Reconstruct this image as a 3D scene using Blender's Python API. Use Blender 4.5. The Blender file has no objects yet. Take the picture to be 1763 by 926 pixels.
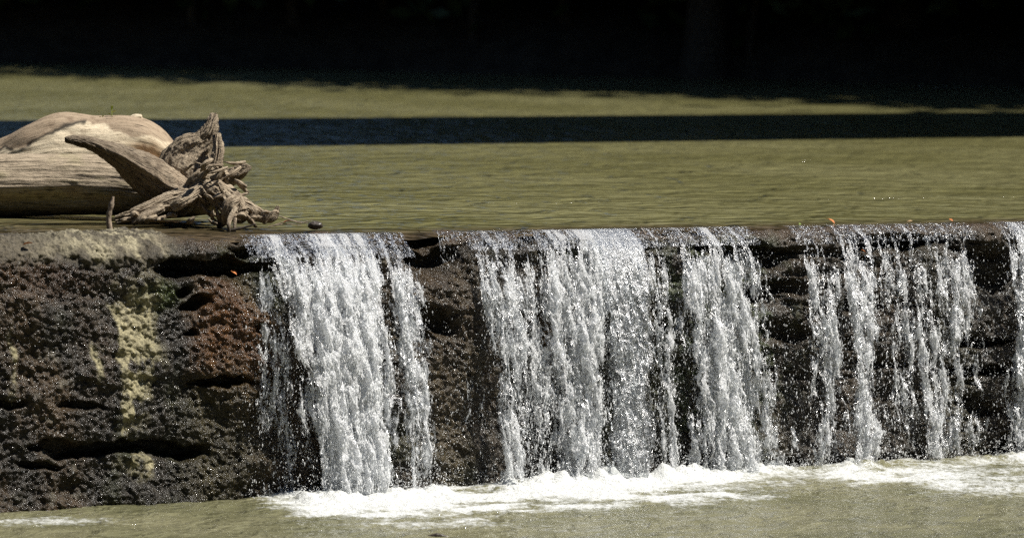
import bpy, math, random
import numpy as np
from mathutils import Vector, Matrix

# ------------------------------------------------------------------ camera, light, exposure
SC = bpy.context.scene
COL = SC.collection
W0, H0, P = 1763.0, 926.0, 6500.0
CAM_H = 1.72
DROP = 1.56
HORIZON_Y = -56.0
pitch = math.atan((463 - HORIZON_Y) / P)
fwd = Vector((0, math.cos(pitch), -math.sin(pitch)))
rgt0 = Vector((1, 0, 0)); up0 = rgt0.cross(fwd)
roll = math.atan(40 / 1763)
RGT = (rgt0 * math.cos(roll) + up0 * math.sin(roll)).normalized()
UP = RGT.cross(fwd).normalized()
cam_d = bpy.data.cameras.new('camera'); cam = bpy.data.objects.new('camera', cam_d); COL.objects.link(cam)
m = Matrix((RGT, UP, -fwd)).transposed().to_4x4(); m.translation = Vector((0, 0, CAM_H))
cam.matrix_world = m
cam_d.sensor_width = 36; cam_d.lens = P / W0 * 36
cam_d.clip_start = 0.5; cam_d.clip_end = 3000
cam_d.dof.use_dof = True; cam_d.dof.focus_distance = 24.2; cam_d.dof.aperture_fstop = 2.2
SC.camera = cam

SUN_EL = math.radians(58)
sun_h = Vector((0.98, -0.10, 0)).normalized()
SUN = Vector((sun_h.x * math.cos(SUN_EL), sun_h.y * math.cos(SUN_EL), math.sin(SUN_EL)))
sd = bpy.data.lights.new('sun', 'SUN'); sd.energy = 5.0; sd.angle = math.radians(0.53); sd.color = (1.0, 0.955, 0.88)
so = bpy.data.objects.new('sun', sd); COL.objects.link(so)
so.rotation_euler = SUN.to_track_quat('Z', 'Y').to_euler(); so.location = (20, 10, 40)
world = bpy.data.worlds.new('World'); SC.world = world; world.use_nodes = True
nt = world.node_tree; nt.nodes.clear()
sky = nt.nodes.new('ShaderNodeTexSky'); sky.sky_type = 'NISHITA'; sky.sun_disc = False
sky.ozone_density = 8.0; sky.dust_density = .4; sky.sun_elevation = SUN_EL; sky.sun_rotation = math.atan2(sun_h.x, sun_h.y)
bg = nt.nodes.new('ShaderNodeBackground'); bg.inputs[1].default_value = 0.055
wo = nt.nodes.new('ShaderNodeOutputWorld')
nt.links.new(sky.outputs[0], bg.inputs[0]); nt.links.new(bg.outputs[0], wo.inputs[0])
SC.view_settings.view_transform = 'Standard'; SC.view_settings.look = 'None'
SC.view_settings.exposure = 0.78; SC.view_settings.gamma = 1.0
SC.cycles.use_denoising = False
SC.cycles.max_bounces = 10; SC.cycles.diffuse_bounces = 8; SC.cycles.transparent_max_bounces = 24
SC.cycles.caustics_reflective = False; SC.cycles.caustics_refractive = False
SC.cycles.sample_clamp_indirect = 4.0

# ------------------------------------------------------------------ numbers
CAMP = np.array([0, 0, CAM_H]); F_, R_, U_ = np.array(fwd), np.array(RGT), np.array(UP)
def ray(px, py):
    px = np.asarray(px, float); py = np.asarray(py, float)
    d = F_ * P + (px - W0 / 2)[..., None] * R_ - (py - H0 / 2)[..., None] * U_
    return d
def on_z(px, py, z=0.0):
    d = ray(px, py); t = (z - CAM_H) / d[..., 2]; return CAMP + d * t[..., None]
def on_y(px, py, y):
    d = ray(px, py); t = y / d[..., 1]; return CAMP + d * t[..., None]
A0 = on_z(0, 423); A1 = on_z(1763, 392)
S_LEN = float(np.linalg.norm(A1 - A0)); SV = (A1 - A0) / S_LEN          # along the weir
NV = np.array([SV[1], -SV[0], 0.0])                                      # downstream
def sn(s, n, z):
    s, n, z = np.broadcast_arrays(np.asarray(s, float), np.asarray(n, float), np.asarray(z, float))
    return A0 + s[..., None] * SV + n[..., None] * NV + np.stack([0 * z, 0 * z, z], -1)
def on_wall(px, py, n=0.0):                                              # -> s, z on the plane n
    d = ray(px, py); t = (n - np.dot(CAMP - A0, NV)) / (d @ NV)
    p = CAMP + d * t[..., None]
    return (p - A0) @ SV, p[..., 2]
def to_px(p):
    q = p - CAMP; f = q @ F_
    return W0 / 2 + P * (q @ R_) / f, H0 / 2 - P * (q @ U_) / f

def _h(i, j, k, seed):
    n = (i * 374761393 + j * 668265263 + k * 2147483647 + seed * 144665) & 0xFFFFFFFF
    n = ((n ^ (n >> 13)) * 1274126177) & 0xFFFFFFFF
    n = ((n ^ (n >> 16)) * 2246822519) & 0xFFFFFFFF
    return ((n ^ (n >> 15)) & 0xFFFFFF) / float(0xFFFFFF)
def vn2(x, y, seed=0):
    xi = np.floor(x).astype(np.int64); yi = np.floor(y).astype(np.int64)
    fx = x - xi; fy = y - yi; fx = fx * fx * (3 - 2 * fx); fy = fy * fy * (3 - 2 * fy)
    a = _h(xi, yi, 7, seed); b = _h(xi + 1, yi, 7, seed); c = _h(xi, yi + 1, 7, seed); d = _h(xi + 1, yi + 1, 7, seed)
    return (a * (1 - fx) + b * fx) * (1 - fy) + (c * (1 - fx) + d * fx) * fy
def fbm(x, y, o=4, seed=0, g=0.5):
    t = 0; a = 1; s = 0
    for k in range(o):
        t = t + a * vn2(x * 2 ** k + 17.3 * k, y * 2 ** k - 9.1 * k, seed + k); s += a; a *= g
    return t / s
def worley(x, y, seed=0):
    xi = np.floor(x).astype(np.int64); yi = np.floor(y).astype(np.int64)
    f1 = np.full(x.shape, 9.0); f2 = np.full(x.shape, 9.0); idv = np.zeros(x.shape)
    for dx in (-1, 0, 1):
        for dy in (-1, 0, 1):
            cx = xi + dx; cy = yi + dy
            px = cx + _h(cx, cy, 1, seed); py = cy + _h(cx, cy, 2, seed)
            d = np.hypot(px - x, py - y)
            nid = _h(cx, cy, 3, seed)
            closer = d < f1
            f2 = np.where(closer, f1, np.minimum(f2, d)); idv = np.where(closer, nid, idv); f1 = np.where(closer, d, f1)
    return f1, f2, idv
def sst(a, b, x): t = np.clip((x - a) / (b - a), 0, 1); return t * t * (3 - 2 * t)
def hw(u): return np.log1p(u)

# ------------------------------------------------------------------ mesh helpers
def mesh_np(name, v, f, mat=None, parent=None, smooth=True, attrs=None, uv=None):
    me = bpy.data.meshes.new(name); v = np.asarray(v, np.float32); f = np.asarray(f, np.int32)
    me.vertices.add(len(v)); me.vertices.foreach_set('co', v.ravel())
    k = f.shape[1]; me.loops.add(f.size); me.loops.foreach_set('vertex_index', f.ravel())
    me.polygons.add(len(f)); me.polygons.foreach_set('loop_start', np.arange(0, f.size, k, dtype=np.int32))
    me.polygons.foreach_set('loop_total', np.full(len(f), k, np.int32))
    me.polygons.foreach_set('use_smooth', np.full(len(f), smooth, bool))
    me.update(calc_edges=True)
    for an, av in (attrs or {}).items():
        av = np.asarray(av, np.float32)
        if av.ndim == 2:
            at = me.attributes.new(an, 'FLOAT_COLOR', 'POINT')
            at.data.foreach_set('color', np.concatenate([av, np.ones((len(av), 1), np.float32)], 1).ravel())
        else:
            at = me.attributes.new(an, 'FLOAT', 'POINT'); at.data.foreach_set('value', av)
    if uv is not None:
        ul = me.uv_layers.new(name='UVMap'); ul.data.foreach_set('uv', np.asarray(uv, np.float32)[f.ravel()].ravel())
    if mat: me.materials.append(mat)
    o = bpy.data.objects.new(name, me); COL.objects.link(o)
    if parent: o.parent = parent
    return o
def grid_faces(nr, nc, wrap=False):
    i = np.arange(nr - 1)[:, None]; j = np.arange(nc if wrap else nc - 1)[None]
    a = i * nc + j; b = i * nc + (j + 1) % nc
    return np.stack([a, b, b + nc, a + nc], -1).reshape(-1, 4)
def tag(o, label=None, cat=None, group=None, kind=None):
    for k, v in (('label', label), ('category', cat), ('group', group), ('kind', kind)):
        if v: o[k] = v
    return o
def empty(name, loc=(0, 0, 0)):
    o = bpy.data.objects.new(name, None); COL.objects.link(o); o.location = loc; return o
def join_vf(parts):
    vs, fs, n = [], [], 0
    for v, f in parts: vs.append(v); fs.append(f + n); n += len(v)
    return np.concatenate(vs), np.concatenate(fs)
def stretch(lo, hi, step, far_lo, far_hi):
    c = np.arange(lo, hi, step); g = []
    d = step
    x = hi
    while x < far_hi: g.append(x); d *= 1.25; x += d
    g.append(far_hi); b = []; d = step; x = lo - step
    while x > far_lo: b.append(x); d *= 1.25; x -= d
    b.append(far_lo)
    return np.array(b[::-1] + list(c) + g)

# ------------------------------------------------------------------ materials
class NT:
    def __init__(s, name):
        s.m = bpy.data.materials.new(name); s.m.use_nodes = True; s.t = s.m.node_tree; s.t.nodes.clear()
        s.out = s.n('ShaderNodeOutputMaterial')
    def n(s, ty, **kw):
        x = s.t.nodes.new(ty)
        for k, v in kw.items():
            if k[0] == '_': setattr(x, k[1:], v)
            else:
                key = int(k[1:]) if k[0] == 'i' and k[1:].isdigit() else k.replace('__', ' ')
                s.set(x.inputs[key], v)
        return x
    def set(s, sock, v):
        if isinstance(v, bpy.types.NodeSocket): s.t.links.new(v, sock)
        else: sock.default_value = v
    def attr(s, name, what='Fac'): return s.n('ShaderNodeAttribute', _attribute_name=name).outputs[what]
    def noise(s, vec, scale, detail=4, rough=0.55, dist=0.0):
        return s.n('ShaderNodeTexNoise', Vector=vec, Scale=scale, Detail=detail, Roughness=rough, Distortion=dist).outputs['Fac']
    def map(s, vec, sc, rot=(0, 0, 0)): return s.n('ShaderNodeMapping', Vector=vec, Scale=sc, Rotation=rot).outputs[0]
    def math(s, op, a, b=0.0, clamp=False):
        x = s.n('ShaderNodeMath', _operation=op, _use_clamp=clamp); s.set(x.inputs[0], a); s.set(x.inputs[1], b); return x.outputs[0]
    def ramp(s, fac, lo, hi, a=0.0, b=1.0):
        x = s.n('ShaderNodeMapRange', _interpolation_type='SMOOTHSTEP'); s.set(x.inputs[0], fac)
        for i, v in ((1, lo), (2, hi), (3, a), (4, b)): s.set(x.inputs[i], v)
        return x.outputs[0]
    def mix(s, f, a, b, mode='MIX'):
        x = s.n('ShaderNodeMix', _data_type='RGBA', _blend_type=mode); s.set(x.inputs[0], f); s.set(x.inputs[6], a); s.set(x.inputs[7], b); return x.outputs[2]
    def bump(s, h, dist, strength=1.0, normal=None):
        x = s.n('ShaderNodeBump', Height=h, Distance=dist, Strength=strength)
        if normal is not None: s.set(x.inputs['Normal'], normal)
        return x.outputs[0]
    def pos(s): return s.n('ShaderNodeNewGeometry').outputs['Position']
    def done(s, shader): s.t.links.new(shader, s.out.inputs[0]); return s.m
def c4(*a): return (*a, 1.0)
def simple(name, col, rough=0.6, var=0.35, scale=30.0, bump=0.002, spec=0.4):
    t = NT(name); p = t.pos(); n = t.noise(p, scale)
    dark = c4(*[x * (1 - var) for x in col]); light = c4(*[min(1, x * (1 + var)) for x in col])
    b = t.n('ShaderNodeBsdfPrincipled', Roughness=rough); t.set(b.inputs['Base Color'], t.mix(t.ramp(n, .3, .7), dark, light))
    t.set(b.inputs['Specular IOR Level'], spec); t.set(b.inputs['Normal'], t.bump(n, bump)); return t.done(b.outputs[0])

def rock_mat():
    t = NT('wet rubble rock'); p = t.pos()
    col = t.attr('tint', 'Color'); wet = t.attr('wet')
    n1 = t.noise(p, 60, 5, .65); n2 = t.noise(p, 9, 4, .6)
    c = t.mix(t.ramp(n1, .3, .72), t.mix(1.0, col, c4(.5, .48, .44), 'MULTIPLY'), t.mix(1.0, col, c4(1.55, 1.5, 1.4), 'MULTIPLY'))
    c = t.mix(t.ramp(n2, .55, .75, 0, .35), c, c4(.035, .03, .022))
    b = t.n('ShaderNodeBsdfPrincipled'); t.set(b.inputs['Base Color'], c)
    r = t.math('ADD', t.math('MULTIPLY', t.math('SUBTRACT', 1.0, wet), .6), t.ramp(t.noise(p, 25, 2), .3, .7, .1, .36))
    t.set(b.inputs['Roughness'], r); b.inputs['IOR'].default_value = 1.4; b.inputs['Specular IOR Level'].default_value = .3
    t.set(b.inputs['Coat Weight'], t.math('MULTIPLY', wet, .38)); b.inputs['Coat Roughness'].default_value = .2; b.inputs['Coat IOR'].default_value = 1.33
    f = t.noise(p, 130, 3, .7)
    nb = t.bump(t.math('ADD', n1, t.math('MULTIPLY', f, .5)), .012, .9)
    t.set(b.inputs['Normal'], nb); t.set(b.inputs['Coat Normal'], t.bump(f, .006, 1.0, nb))
    return t.done(b.outputs[0])

def upper_water_mat():
    t = NT('murky olive pond water'); p = t.pos(); sh = t.attr('shallow')
    rough_p = t.map(p, (1, 1, 1), (0, 0, math.radians(-12)))
    a = t.noise(t.map(rough_p, (1.0, 1.05, 1)), 2.5, 2, .5, .8)
    b_ = t.noise(t.map(rough_p, (1.0, 1.6, 1)), 5.5, 1, .5, .3)
    c_ = t.noise(t.map(rough_p, (1, 1.3, 1)), 34, 2, .5)
    hgt = t.math('ADD', t.math('MULTIPLY', a, .17), t.math('ADD', t.math('MULTIPLY', b_, .045), t.math('MULTIPLY', c_, .0004)))
    big = t.noise(p, .35, 2)
    col = t.mix(t.ramp(big, .35, .65), c4(.118, .111, .046), c4(.152, .143, .066))
    bed_shade = t.mix(t.ramp(t.noise(p, 9, 4), .35, .65), c4(.022, .017, .01), c4(.10, .072, .04))  # brown bed, darkened to help paint the shade before the log
    col = t.mix(sh, col, bed_shade)
    s = t.n('ShaderNodeBsdfPrincipled', Roughness=.12); t.set(s.inputs['Base Color'], col); s.inputs['IOR'].default_value = 1.33
    t.set(s.inputs['Normal'], t.bump(hgt, 1.0, 1.0))
    return t.done(s.outputs[0])

def pool_mat():
    t = NT('pool water with foam'); p = t.pos(); fm = t.attr('foam')
    a = t.noise(p, 5, 3, .55, .6); b_ = t.noise(p, 22, 3, .55, .4)
    hgt = t.math('ADD', t.math('MULTIPLY', a, .085), t.math('MULTIPLY', b_, .014))
    w = t.n('ShaderNodeBsdfPrincipled', Roughness=.08); w.inputs['IOR'].default_value = 1.33
    t.set(w.inputs['Base Color'], t.mix(t.ramp(t.noise(p, 1.6, 3), .35, .65), c4(.115, .112, .06), c4(.16, .152, .088)))
    t.set(w.inputs['Normal'], t.bump(hgt, 1.0, 1.0))
    f = t.n('ShaderNodeBsdfPrincipled', Roughness=.55); f.inputs['Base Color'].default_value = c4(.54, .55, .53)
    fn = t.noise(p, 70, 4, .7)
    t.set(f.inputs['Normal'], t.bump(fn, .018, .8))
    lace = t.math('ADD', fm, t.math('MULTIPLY', t.math('ADD', t.math('SUBTRACT', t.noise(p, 42, 3, .65, .5), .5), t.math('SUBTRACT', t.noise(t.map(p, (.7, 1, 1)), 11, 4, .6, 1.2), .5)), 1.15))
    mx = t.n('ShaderNodeMixShader'); t.set(mx.inputs[0], t.ramp(lace, .30, 1.1)); t.t.links.new(w.outputs[0], mx.inputs[1]); t.t.links.new(f.outputs[0], mx.inputs[2])
    return t.done(mx.outputs[0])

def fall_mat():
    t = NT('falling white water'); p = t.pos(); d = t.attr('dens')
    q = t.map(p, (1, 1, .34))
    n = t.noise(q, 75, 3, .6, .5); n2 = t.noise(q, 200, 2, .6)
    f = t.math('ADD', d, t.math('MULTIPLY', t.math('SUBTRACT', n, .5), .95))
    white = t.ramp(f, .32, .66); film = t.ramp(f, .02, .12)
    nb = t.bump(t.math('ADD', n, t.math('MULTIPLY', n2, .35)), .022, 1.0)
    wp = t.n('ShaderNodeBsdfPrincipled', Roughness=.22); wp.inputs['Base Color'].default_value = c4(.96, .97, .98); wp.inputs['IOR'].default_value = 1.33
    t.set(wp.inputs['Normal'], nb)
    tr = t.n('ShaderNodeBsdfTranslucent'); tr.inputs[0].default_value = c4(.96, .97, .98)
    t.set(tr.inputs['Normal'], nb)
    wm = t.n('ShaderNodeMixShader', i0=.5); t.t.links.new(wp.outputs[0], wm.inputs[1]); t.t.links.new(tr.outputs[0], wm.inputs[2])
    g = t.n('ShaderNodeBsdfGlossy', Roughness=.30); t.set(g.inputs['Normal'], nb)
    tp = t.n('ShaderNodeBsdfTransparent'); tp.inputs[0].default_value = c4(.9, .92, .93)
    lw = t.n('ShaderNodeFresnel', IOR=1.4); t.set(lw.inputs['Normal'], nb)
    cl = t.n('ShaderNodeMixShader'); t.set(cl.inputs[0], t.math('MULTIPLY', lw.outputs[0], .8)); t.t.links.new(tp.outputs[0], cl.inputs[1]); t.t.links.new(g.outputs[0], cl.inputs[2])
    body = t.n('ShaderNodeMixShader'); t.set(body.inputs[0], t.math('MULTIPLY', white, .86)); t.t.links.new(cl.outputs[0], body.inputs[1]); t.t.links.new(wm.outputs[0], body.inputs[2])
    tp2 = t.n('ShaderNodeBsdfTransparent')
    fin = t.n('ShaderNodeMixShader'); t.set(fin.inputs[0], film); t.t.links.new(tp2.outputs[0], fin.inputs[1]); t.t.links.new(body.outputs[0], fin.inputs[2])
    return t.done(fin.outputs[0])

def drop_mat():
    t = NT('water droplets'); w = t.n('ShaderNodeBsdfPrincipled', Roughness=.3)
    w.inputs['Base Color'].default_value = c4(.97, .98, .98); w.inputs['IOR'].default_value = 1.33
    tr = t.n('ShaderNodeBsdfTranslucent'); tr.inputs[0].default_value = c4(.97, .98, .98)
    m_ = t.n('ShaderNodeMixShader', i0=.45); t.t.links.new(w.outputs[0], m_.inputs[1]); t.t.links.new(tr.outputs[0], m_.inputs[2])
    cl = t.n('ShaderNodeBsdfTransparent'); m2 = t.n('ShaderNodeMixShader', i0=.3); t.t.links.new(m_.outputs[0], m2.inputs[1]); t.t.links.new(cl.outputs[0], m2.inputs[2]); m_ = m2
    return t.done(m_.outputs[0])

def wood_mat(name, dark, mid, light, bumpd=.012):
    t = NT(name); u = t.n('ShaderNodeUVMap').outputs[0]; p = t.pos(); tint = t.attr('tint', 'Color')
    fib = t.noise(t.map(u, (3.0, 26, 1)), 4, 5, .65, .3); fine = t.noise(t.map(u, (6, 90, 1)), 5, 3, .6)
    crack = t.ramp(t.noise(t.map(u, (1.6, 30, 1)), 3, 3, .6, .5), .60, .70)
    lump = t.noise(p, 14, 5, .6)
    c = t.mix(t.ramp(fib, .3, .7), c4(*mid), c4(*light)); c = t.mix(t.ramp(lump, .48, .75, 0, .7), c, c4(*dark))
    c = t.mix(t.math('MULTIPLY', crack, .8), c, c4(dark[0] * .4, dark[1] * .4, dark[2] * .4))
    c = t.mix(1.0, c, tint, 'MULTIPLY')
    b = t.n('ShaderNodeBsdfPrincipled', Roughness=.78); t.set(b.inputs['Base Color'], c); b.inputs['Specular IOR Level'].default_value = .25
    h = t.math('SUBTRACT', t.math('ADD', t.math('MULTIPLY', fib, .6), t.math('ADD', t.math('MULTIPLY', fine, .3), t.math('MULTIPLY', t.noise(p, 70, 4, .7), .45))), crack)
    t.set(b.inputs['Normal'], t.bump(h, bumpd, .9)); return t.done(b.outputs[0])

M_rock = rock_mat(); M_up = upper_water_mat(); M_pool = pool_mat(); M_fall = fall_mat(); M_drop = drop_mat()
M_root = wood_mat('weathered root wood', (.055, .036, .022), (.22, .165, .11), (.46, .38, .27), .028)
M_trunk = wood_mat('grey brown trunk wood', (.11, .085, .055), (.22, .175, .12), (.40, .325, .23), .012)
M_bleach = wood_mat('bleached bare wood', (.20, .14, .09), (.46, .38, .26), (.62, .53, .38), .007)
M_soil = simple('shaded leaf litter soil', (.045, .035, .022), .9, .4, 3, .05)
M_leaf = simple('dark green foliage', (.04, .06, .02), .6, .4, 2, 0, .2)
M_bark = simple('dark tree bark', (.06, .048, .035), .85, .4, 12, .01, .2)
M_conc = simple('grey bridge concrete', (.3, .29, .27), .8, .15, 3, .003)

# ------------------------------------------------------------------ ground
def ground_z(x, y):
    z = np.full(x.shape, -2.4)
    side = 15 + 2.0 * vn2(y * .12, x * 0 + 3, 4)
    z = np.maximum(z, -2.4 + 3.2 * sst(side - 2, side + 2.5, np.abs(x)) + .16 * np.clip(np.abs(x) - side, 0, 60))
    far = 61.3 + .9 * (vn2(x * .35, y * 0, 9) - .5) + .35 * (vn2(x * 1.3, y * 0, 10) - .5)
    z = np.maximum(z, -1.6 + 2.1 * sst(far - 3, far + 1.2, y) + .28 * np.clip(y - far, 0, 60))
    near = 7 + .6 * vn2(x * .4, y * 0, 5)
    z = np.maximum(z, -2.4 + 2.5 * sst(near + 1, near - 4, y))
    return z + .12 * (fbm(x * .7, y * .7, 3, 2) - .5)
gx = stretch(-20, 20, .5, -600, 600); gy = stretch(-10, 75, .6, -600, 600)
GX, GY = np.meshgrid(gx, gy); gz = ground_z(GX, GY)
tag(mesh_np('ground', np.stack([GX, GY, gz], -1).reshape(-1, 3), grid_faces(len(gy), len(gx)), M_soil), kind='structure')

# ------------------------------------------------------------------ weir wall
ss = stretch(-.15, S_LEN + .15, .0075, -19, 21)
TOPN = 2.1
t_top = np.concatenate([np.linspace(0, TOPN - .9, 40), np.linspace(TOPN - .9, TOPN, 90)[1:]])
t_face = np.arange(.007, 1.95, .007)
tt = np.concatenate([t_top, TOPN + t_face]); SS, TT = np.meshgrid(ss, tt)
R0 = .07; BAT = .15
n0 = np.minimum(TT - TOPN, 0); z0 = -np.maximum(TT - TOPN, 0)
rnd = np.clip((TT - (TOPN - R0)) / (2 * R0), 0, 1)                      # rounded lip
ang = rnd * (math.pi / 2)
nb_ = np.where(TT < TOPN - R0, TT - TOPN, np.where(TT < TOPN + R0, -R0 + R0 * np.sin(ang), BAT * (TT - TOPN - R0)))
zb_ = np.where(TT < TOPN - R0, 0, np.where(TT < TOPN + R0, -R0 + R0 * np.cos(ang), -(TT - TOPN - R0) - R0))
on_top = 1 - rnd
# picture position of every point of the bare wall, to lay its hollows and stains where they are
pp = sn(SS, nb_, zb_); PX, PY = to_px(pp)
wx = PX + 26 * (fbm(SS * 5, TT * 5, 3, 51) - .5) * 2; wy = PY + 16 * (fbm(SS * 6, TT * 6, 3, 52) - .5) * 2
def spot(cx, cy, rx, ry, soft=.45):
    return 1 - sst(1 - soft, 1 + soft, np.hypot((wx - cx) / rx, (wy - cy) / ry))
f1, f2, cid = worley(SS * 26, TT * 26, 3)
g1, g2, gid = worley(SS * 62 + .3 * f1, TT * 62, 5)
b1, b2, bid = worley(SS * 4.2 + fbm(SS * 3, TT * 3, 2, 8), TT * 6.5 + fbm(SS * 2, TT * 2, 2, 18), 7)
disp = .07 * (fbm(SS * 1.6, TT * 2.2, 4, 1) - .5) * 2
disp += .026 * (bid - .5) * sst(.0, .30, b2 - b1) + .05 * (fbm(SS * 5, TT * 7, 4, 91) - .5)
disp += .024 * cid ** 1.2 * (1 - f1) + .004 * (1 - f1)
disp += .016 * (1 - g1) * gid
k1, k2, kid = worley(SS * 2.1 + .6 * fbm(SS * 4, TT * 4, 3, 28), TT * 5.5 + .8 * fbm(SS * 3, TT * 3, 3, 38), 47)
disp += .035 * (kid - .5) * sst(.02, .2, k2 - k1)
disp += .016 * (fbm(SS * 30, TT * 30, 3, 21) - .5)
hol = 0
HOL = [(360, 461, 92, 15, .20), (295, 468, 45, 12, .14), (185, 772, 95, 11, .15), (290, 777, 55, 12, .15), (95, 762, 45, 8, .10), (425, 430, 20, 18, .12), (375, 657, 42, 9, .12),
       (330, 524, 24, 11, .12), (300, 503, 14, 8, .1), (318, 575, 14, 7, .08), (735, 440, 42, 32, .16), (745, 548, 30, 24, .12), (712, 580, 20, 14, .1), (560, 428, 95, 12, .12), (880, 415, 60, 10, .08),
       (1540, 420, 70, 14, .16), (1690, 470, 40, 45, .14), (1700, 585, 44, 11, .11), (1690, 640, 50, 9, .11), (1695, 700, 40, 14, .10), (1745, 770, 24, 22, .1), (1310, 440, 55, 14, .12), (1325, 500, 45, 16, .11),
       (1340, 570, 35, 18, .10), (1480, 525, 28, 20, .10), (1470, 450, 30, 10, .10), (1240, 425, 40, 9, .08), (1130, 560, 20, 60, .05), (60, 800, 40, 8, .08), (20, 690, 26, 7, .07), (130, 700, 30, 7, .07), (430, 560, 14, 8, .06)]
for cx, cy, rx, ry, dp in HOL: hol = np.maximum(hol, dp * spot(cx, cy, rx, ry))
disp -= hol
lay = fbm(SS * 2.2, TT * 13, 3, 77); disp -= .035 * sst(.60, .70, lay) * sst(900, 1300, PX) * rnd
# a slightly prouder rust-brown block and the crest course standing over the hollow
disp += .05 * spot(120, 560, 190, 210, .3) + .05 * spot(395, 600, 62, 110, .3) 
disp += .05 * spot(780, 650, 60, 220, .3)
face = rnd
left_dry = 1 - sst(230, 350, PX + 30 * (fbm(SS * 6, TT * 6, 2, 61) - .5))
lipn = np.exp(-(nb_ / .16) ** 2)
disp_top = left_dry * .013 * ((cid - .4) * (1 - f1) + .5 * gid * (1 - g1) - .5 * sst(.55, .7, fbm(SS * 14, TT * 16, 3, 97))) + disp * (.42 + .3 * lipn + .10 * left_dry) + .01 + .05 * (fbm(SS * 7, TT * 9, 3, 95) - .5) * lipn
lip = sst(-1.25, -.55, nb_)
right_rise = sst(1150, 1500, PX)
top_level = -.16 * (1 - lip) + (-.030 * lip) + .012 * left_dry * sst(-1.1, -.6, nb_) + .018 * right_rise * sst(-.55, -.2, nb_)
hz = np.where(face < .5, 1, 0) * 0 + (1 - face)
n_ = nb_ + disp * face; z_ = zb_ + disp_top * (1 - face) + top_level * (1 - face) + .4 * disp * face * 0
z_ = z_ + np.where(face > 0, -.0, 0)
V = sn(SS, n_, z_).reshape(-1, 3)
def C(*a): return np.array(a, float)
tint = np.zeros(PX.shape + (3,)) + C(.032, .028, .022)
def lay_c(msk, col, k=1.0):
    global tint
    mm = (np.clip(msk, 0, 1) * k)[..., None]; tint = tint * (1 - mm) + C(*col) * mm
v1 = fbm(SS * 3, TT * 1.2, 4, 31); v2 = fbm(SS * 22, TT * 3, 3, 33); v3 = fbm(SS * 12, TT * 12, 4, 35)
lay_c(sst(.5, .7, v1), (.075, .052, .03), .8)
lay_c(sst(.62, .75, v3) * sst(.45, .6, v1), (.12, .11, .085), .7)
lay_c(sst(.55, .72, 1 - v1), (.045, .055, .022), .6)
lay_c(spot(392, 590, 68, 110, .5), (.105, .046, .013), .85)
lay_c(spot(380, 760, 80, 130, .5), (.048, .040, .016), .8)
lay_c(spot(60, 480, 110, 30, .6), (.06, .032, .016), .6)
lay_c(spot(150, 580, 30, 110, .6), (.065, .05, .037), .6)
lay_c(spot(262, 510, 26, 26, .6), (.06, .085, .02), .8)
lay_c(spot(760, 600, 70, 260, .5), (.060, .043, .024), .8)
lay_c(spot(725, 450, 40, 40, .5), (.06, .04, .022), .7)
for cx, cy, rx, ry in ((233, 600, 34, 120), (215, 690, 26, 66), (232, 800, 28, 22), (195, 560, 9, 80), (15, 620, 7, 60), (152, 620, 6, 30), (250, 560, 16, 60)):
    lay_c(spot(cx, cy, rx, ry, .45) * sst(.36, .52, v3 * .6 + v2 * .4), (.25, .23, .145), .9)
dry_top = left_dry * (1 - sst(436, 462, wy)) * sst(0, .2, left_dry)
lay_c(dry_top, (.13, .115, .085), .9)
lay_c(dry_top * sst(.36, .56, v3 * .6 + .4 * fbm(SS * 4, TT * 5, 3, 37)) * sst(20, 150, PX) * sst(400, 416, wy), (.24, .22, .155), .9)
lay_c(sst(900, 1250, PX), (.055, .045, .033), .6)
lay_c(spot(1240, 600, 120, 220, .5) * sst(.5, .62, v3), (.07, .10, .045), .6)
lay_c((1 - face) * (1 - left_dry), (.10, .07, .042), .85)
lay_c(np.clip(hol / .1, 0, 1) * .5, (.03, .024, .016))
stn = fbm(SS * 16, TT * .9, 4, 39); tint = tint * (1 + .9 * face * (stn - .5))[..., None]
lum = tint.mean(-1)
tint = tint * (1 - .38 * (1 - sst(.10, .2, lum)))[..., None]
wet = np.clip(1 - sst(.14, .26, lum) * .95, 0, 1) * (1 - .8 * np.clip(dry_top, 0, 1))
fw = grid_faces(*SS.shape)
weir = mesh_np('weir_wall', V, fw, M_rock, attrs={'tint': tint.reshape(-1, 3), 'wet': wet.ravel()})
tag(weir, 'dark wet rubble weir wall the water falls over', 'weir')

# ------------------------------------------------------------------ upper pond
us = stretch(-.2, S_LEN + .2, .05, -70, 70); un = -stretch(.03, 3.0, .03, .02, 75)
US, UN = np.meshgrid(us, un)
UN = UN - .16 * fbm(US * 5, US * 0, 3, 19) * np.exp(np.minimum(UN, 0) / .25)
usx, usy = to_px(sn(US, UN, 0 * US))
shal_shade = (1 - sst(.30, 1.15 + 2.2 * (1 - sst(250, 560, usx)), -UN + .25 * (fbm(US * 2, UN * 2, 3, 14) - .5)))  # shallows by the lip, widened at left to paint the log's dark reflection
uz = .003 * (fbm(US * 6, UN * 6, 2, 3) - .5) - .014 * (1 - sst(0, .25, -UN))
tag(mesh_np('pond_water', sn(US, UN, uz).reshape(-1, 3), grid_faces(*US.shape)[:, ::-1], M_up, attrs={'shallow': shal_shade.ravel()}), kind='structure')

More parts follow.
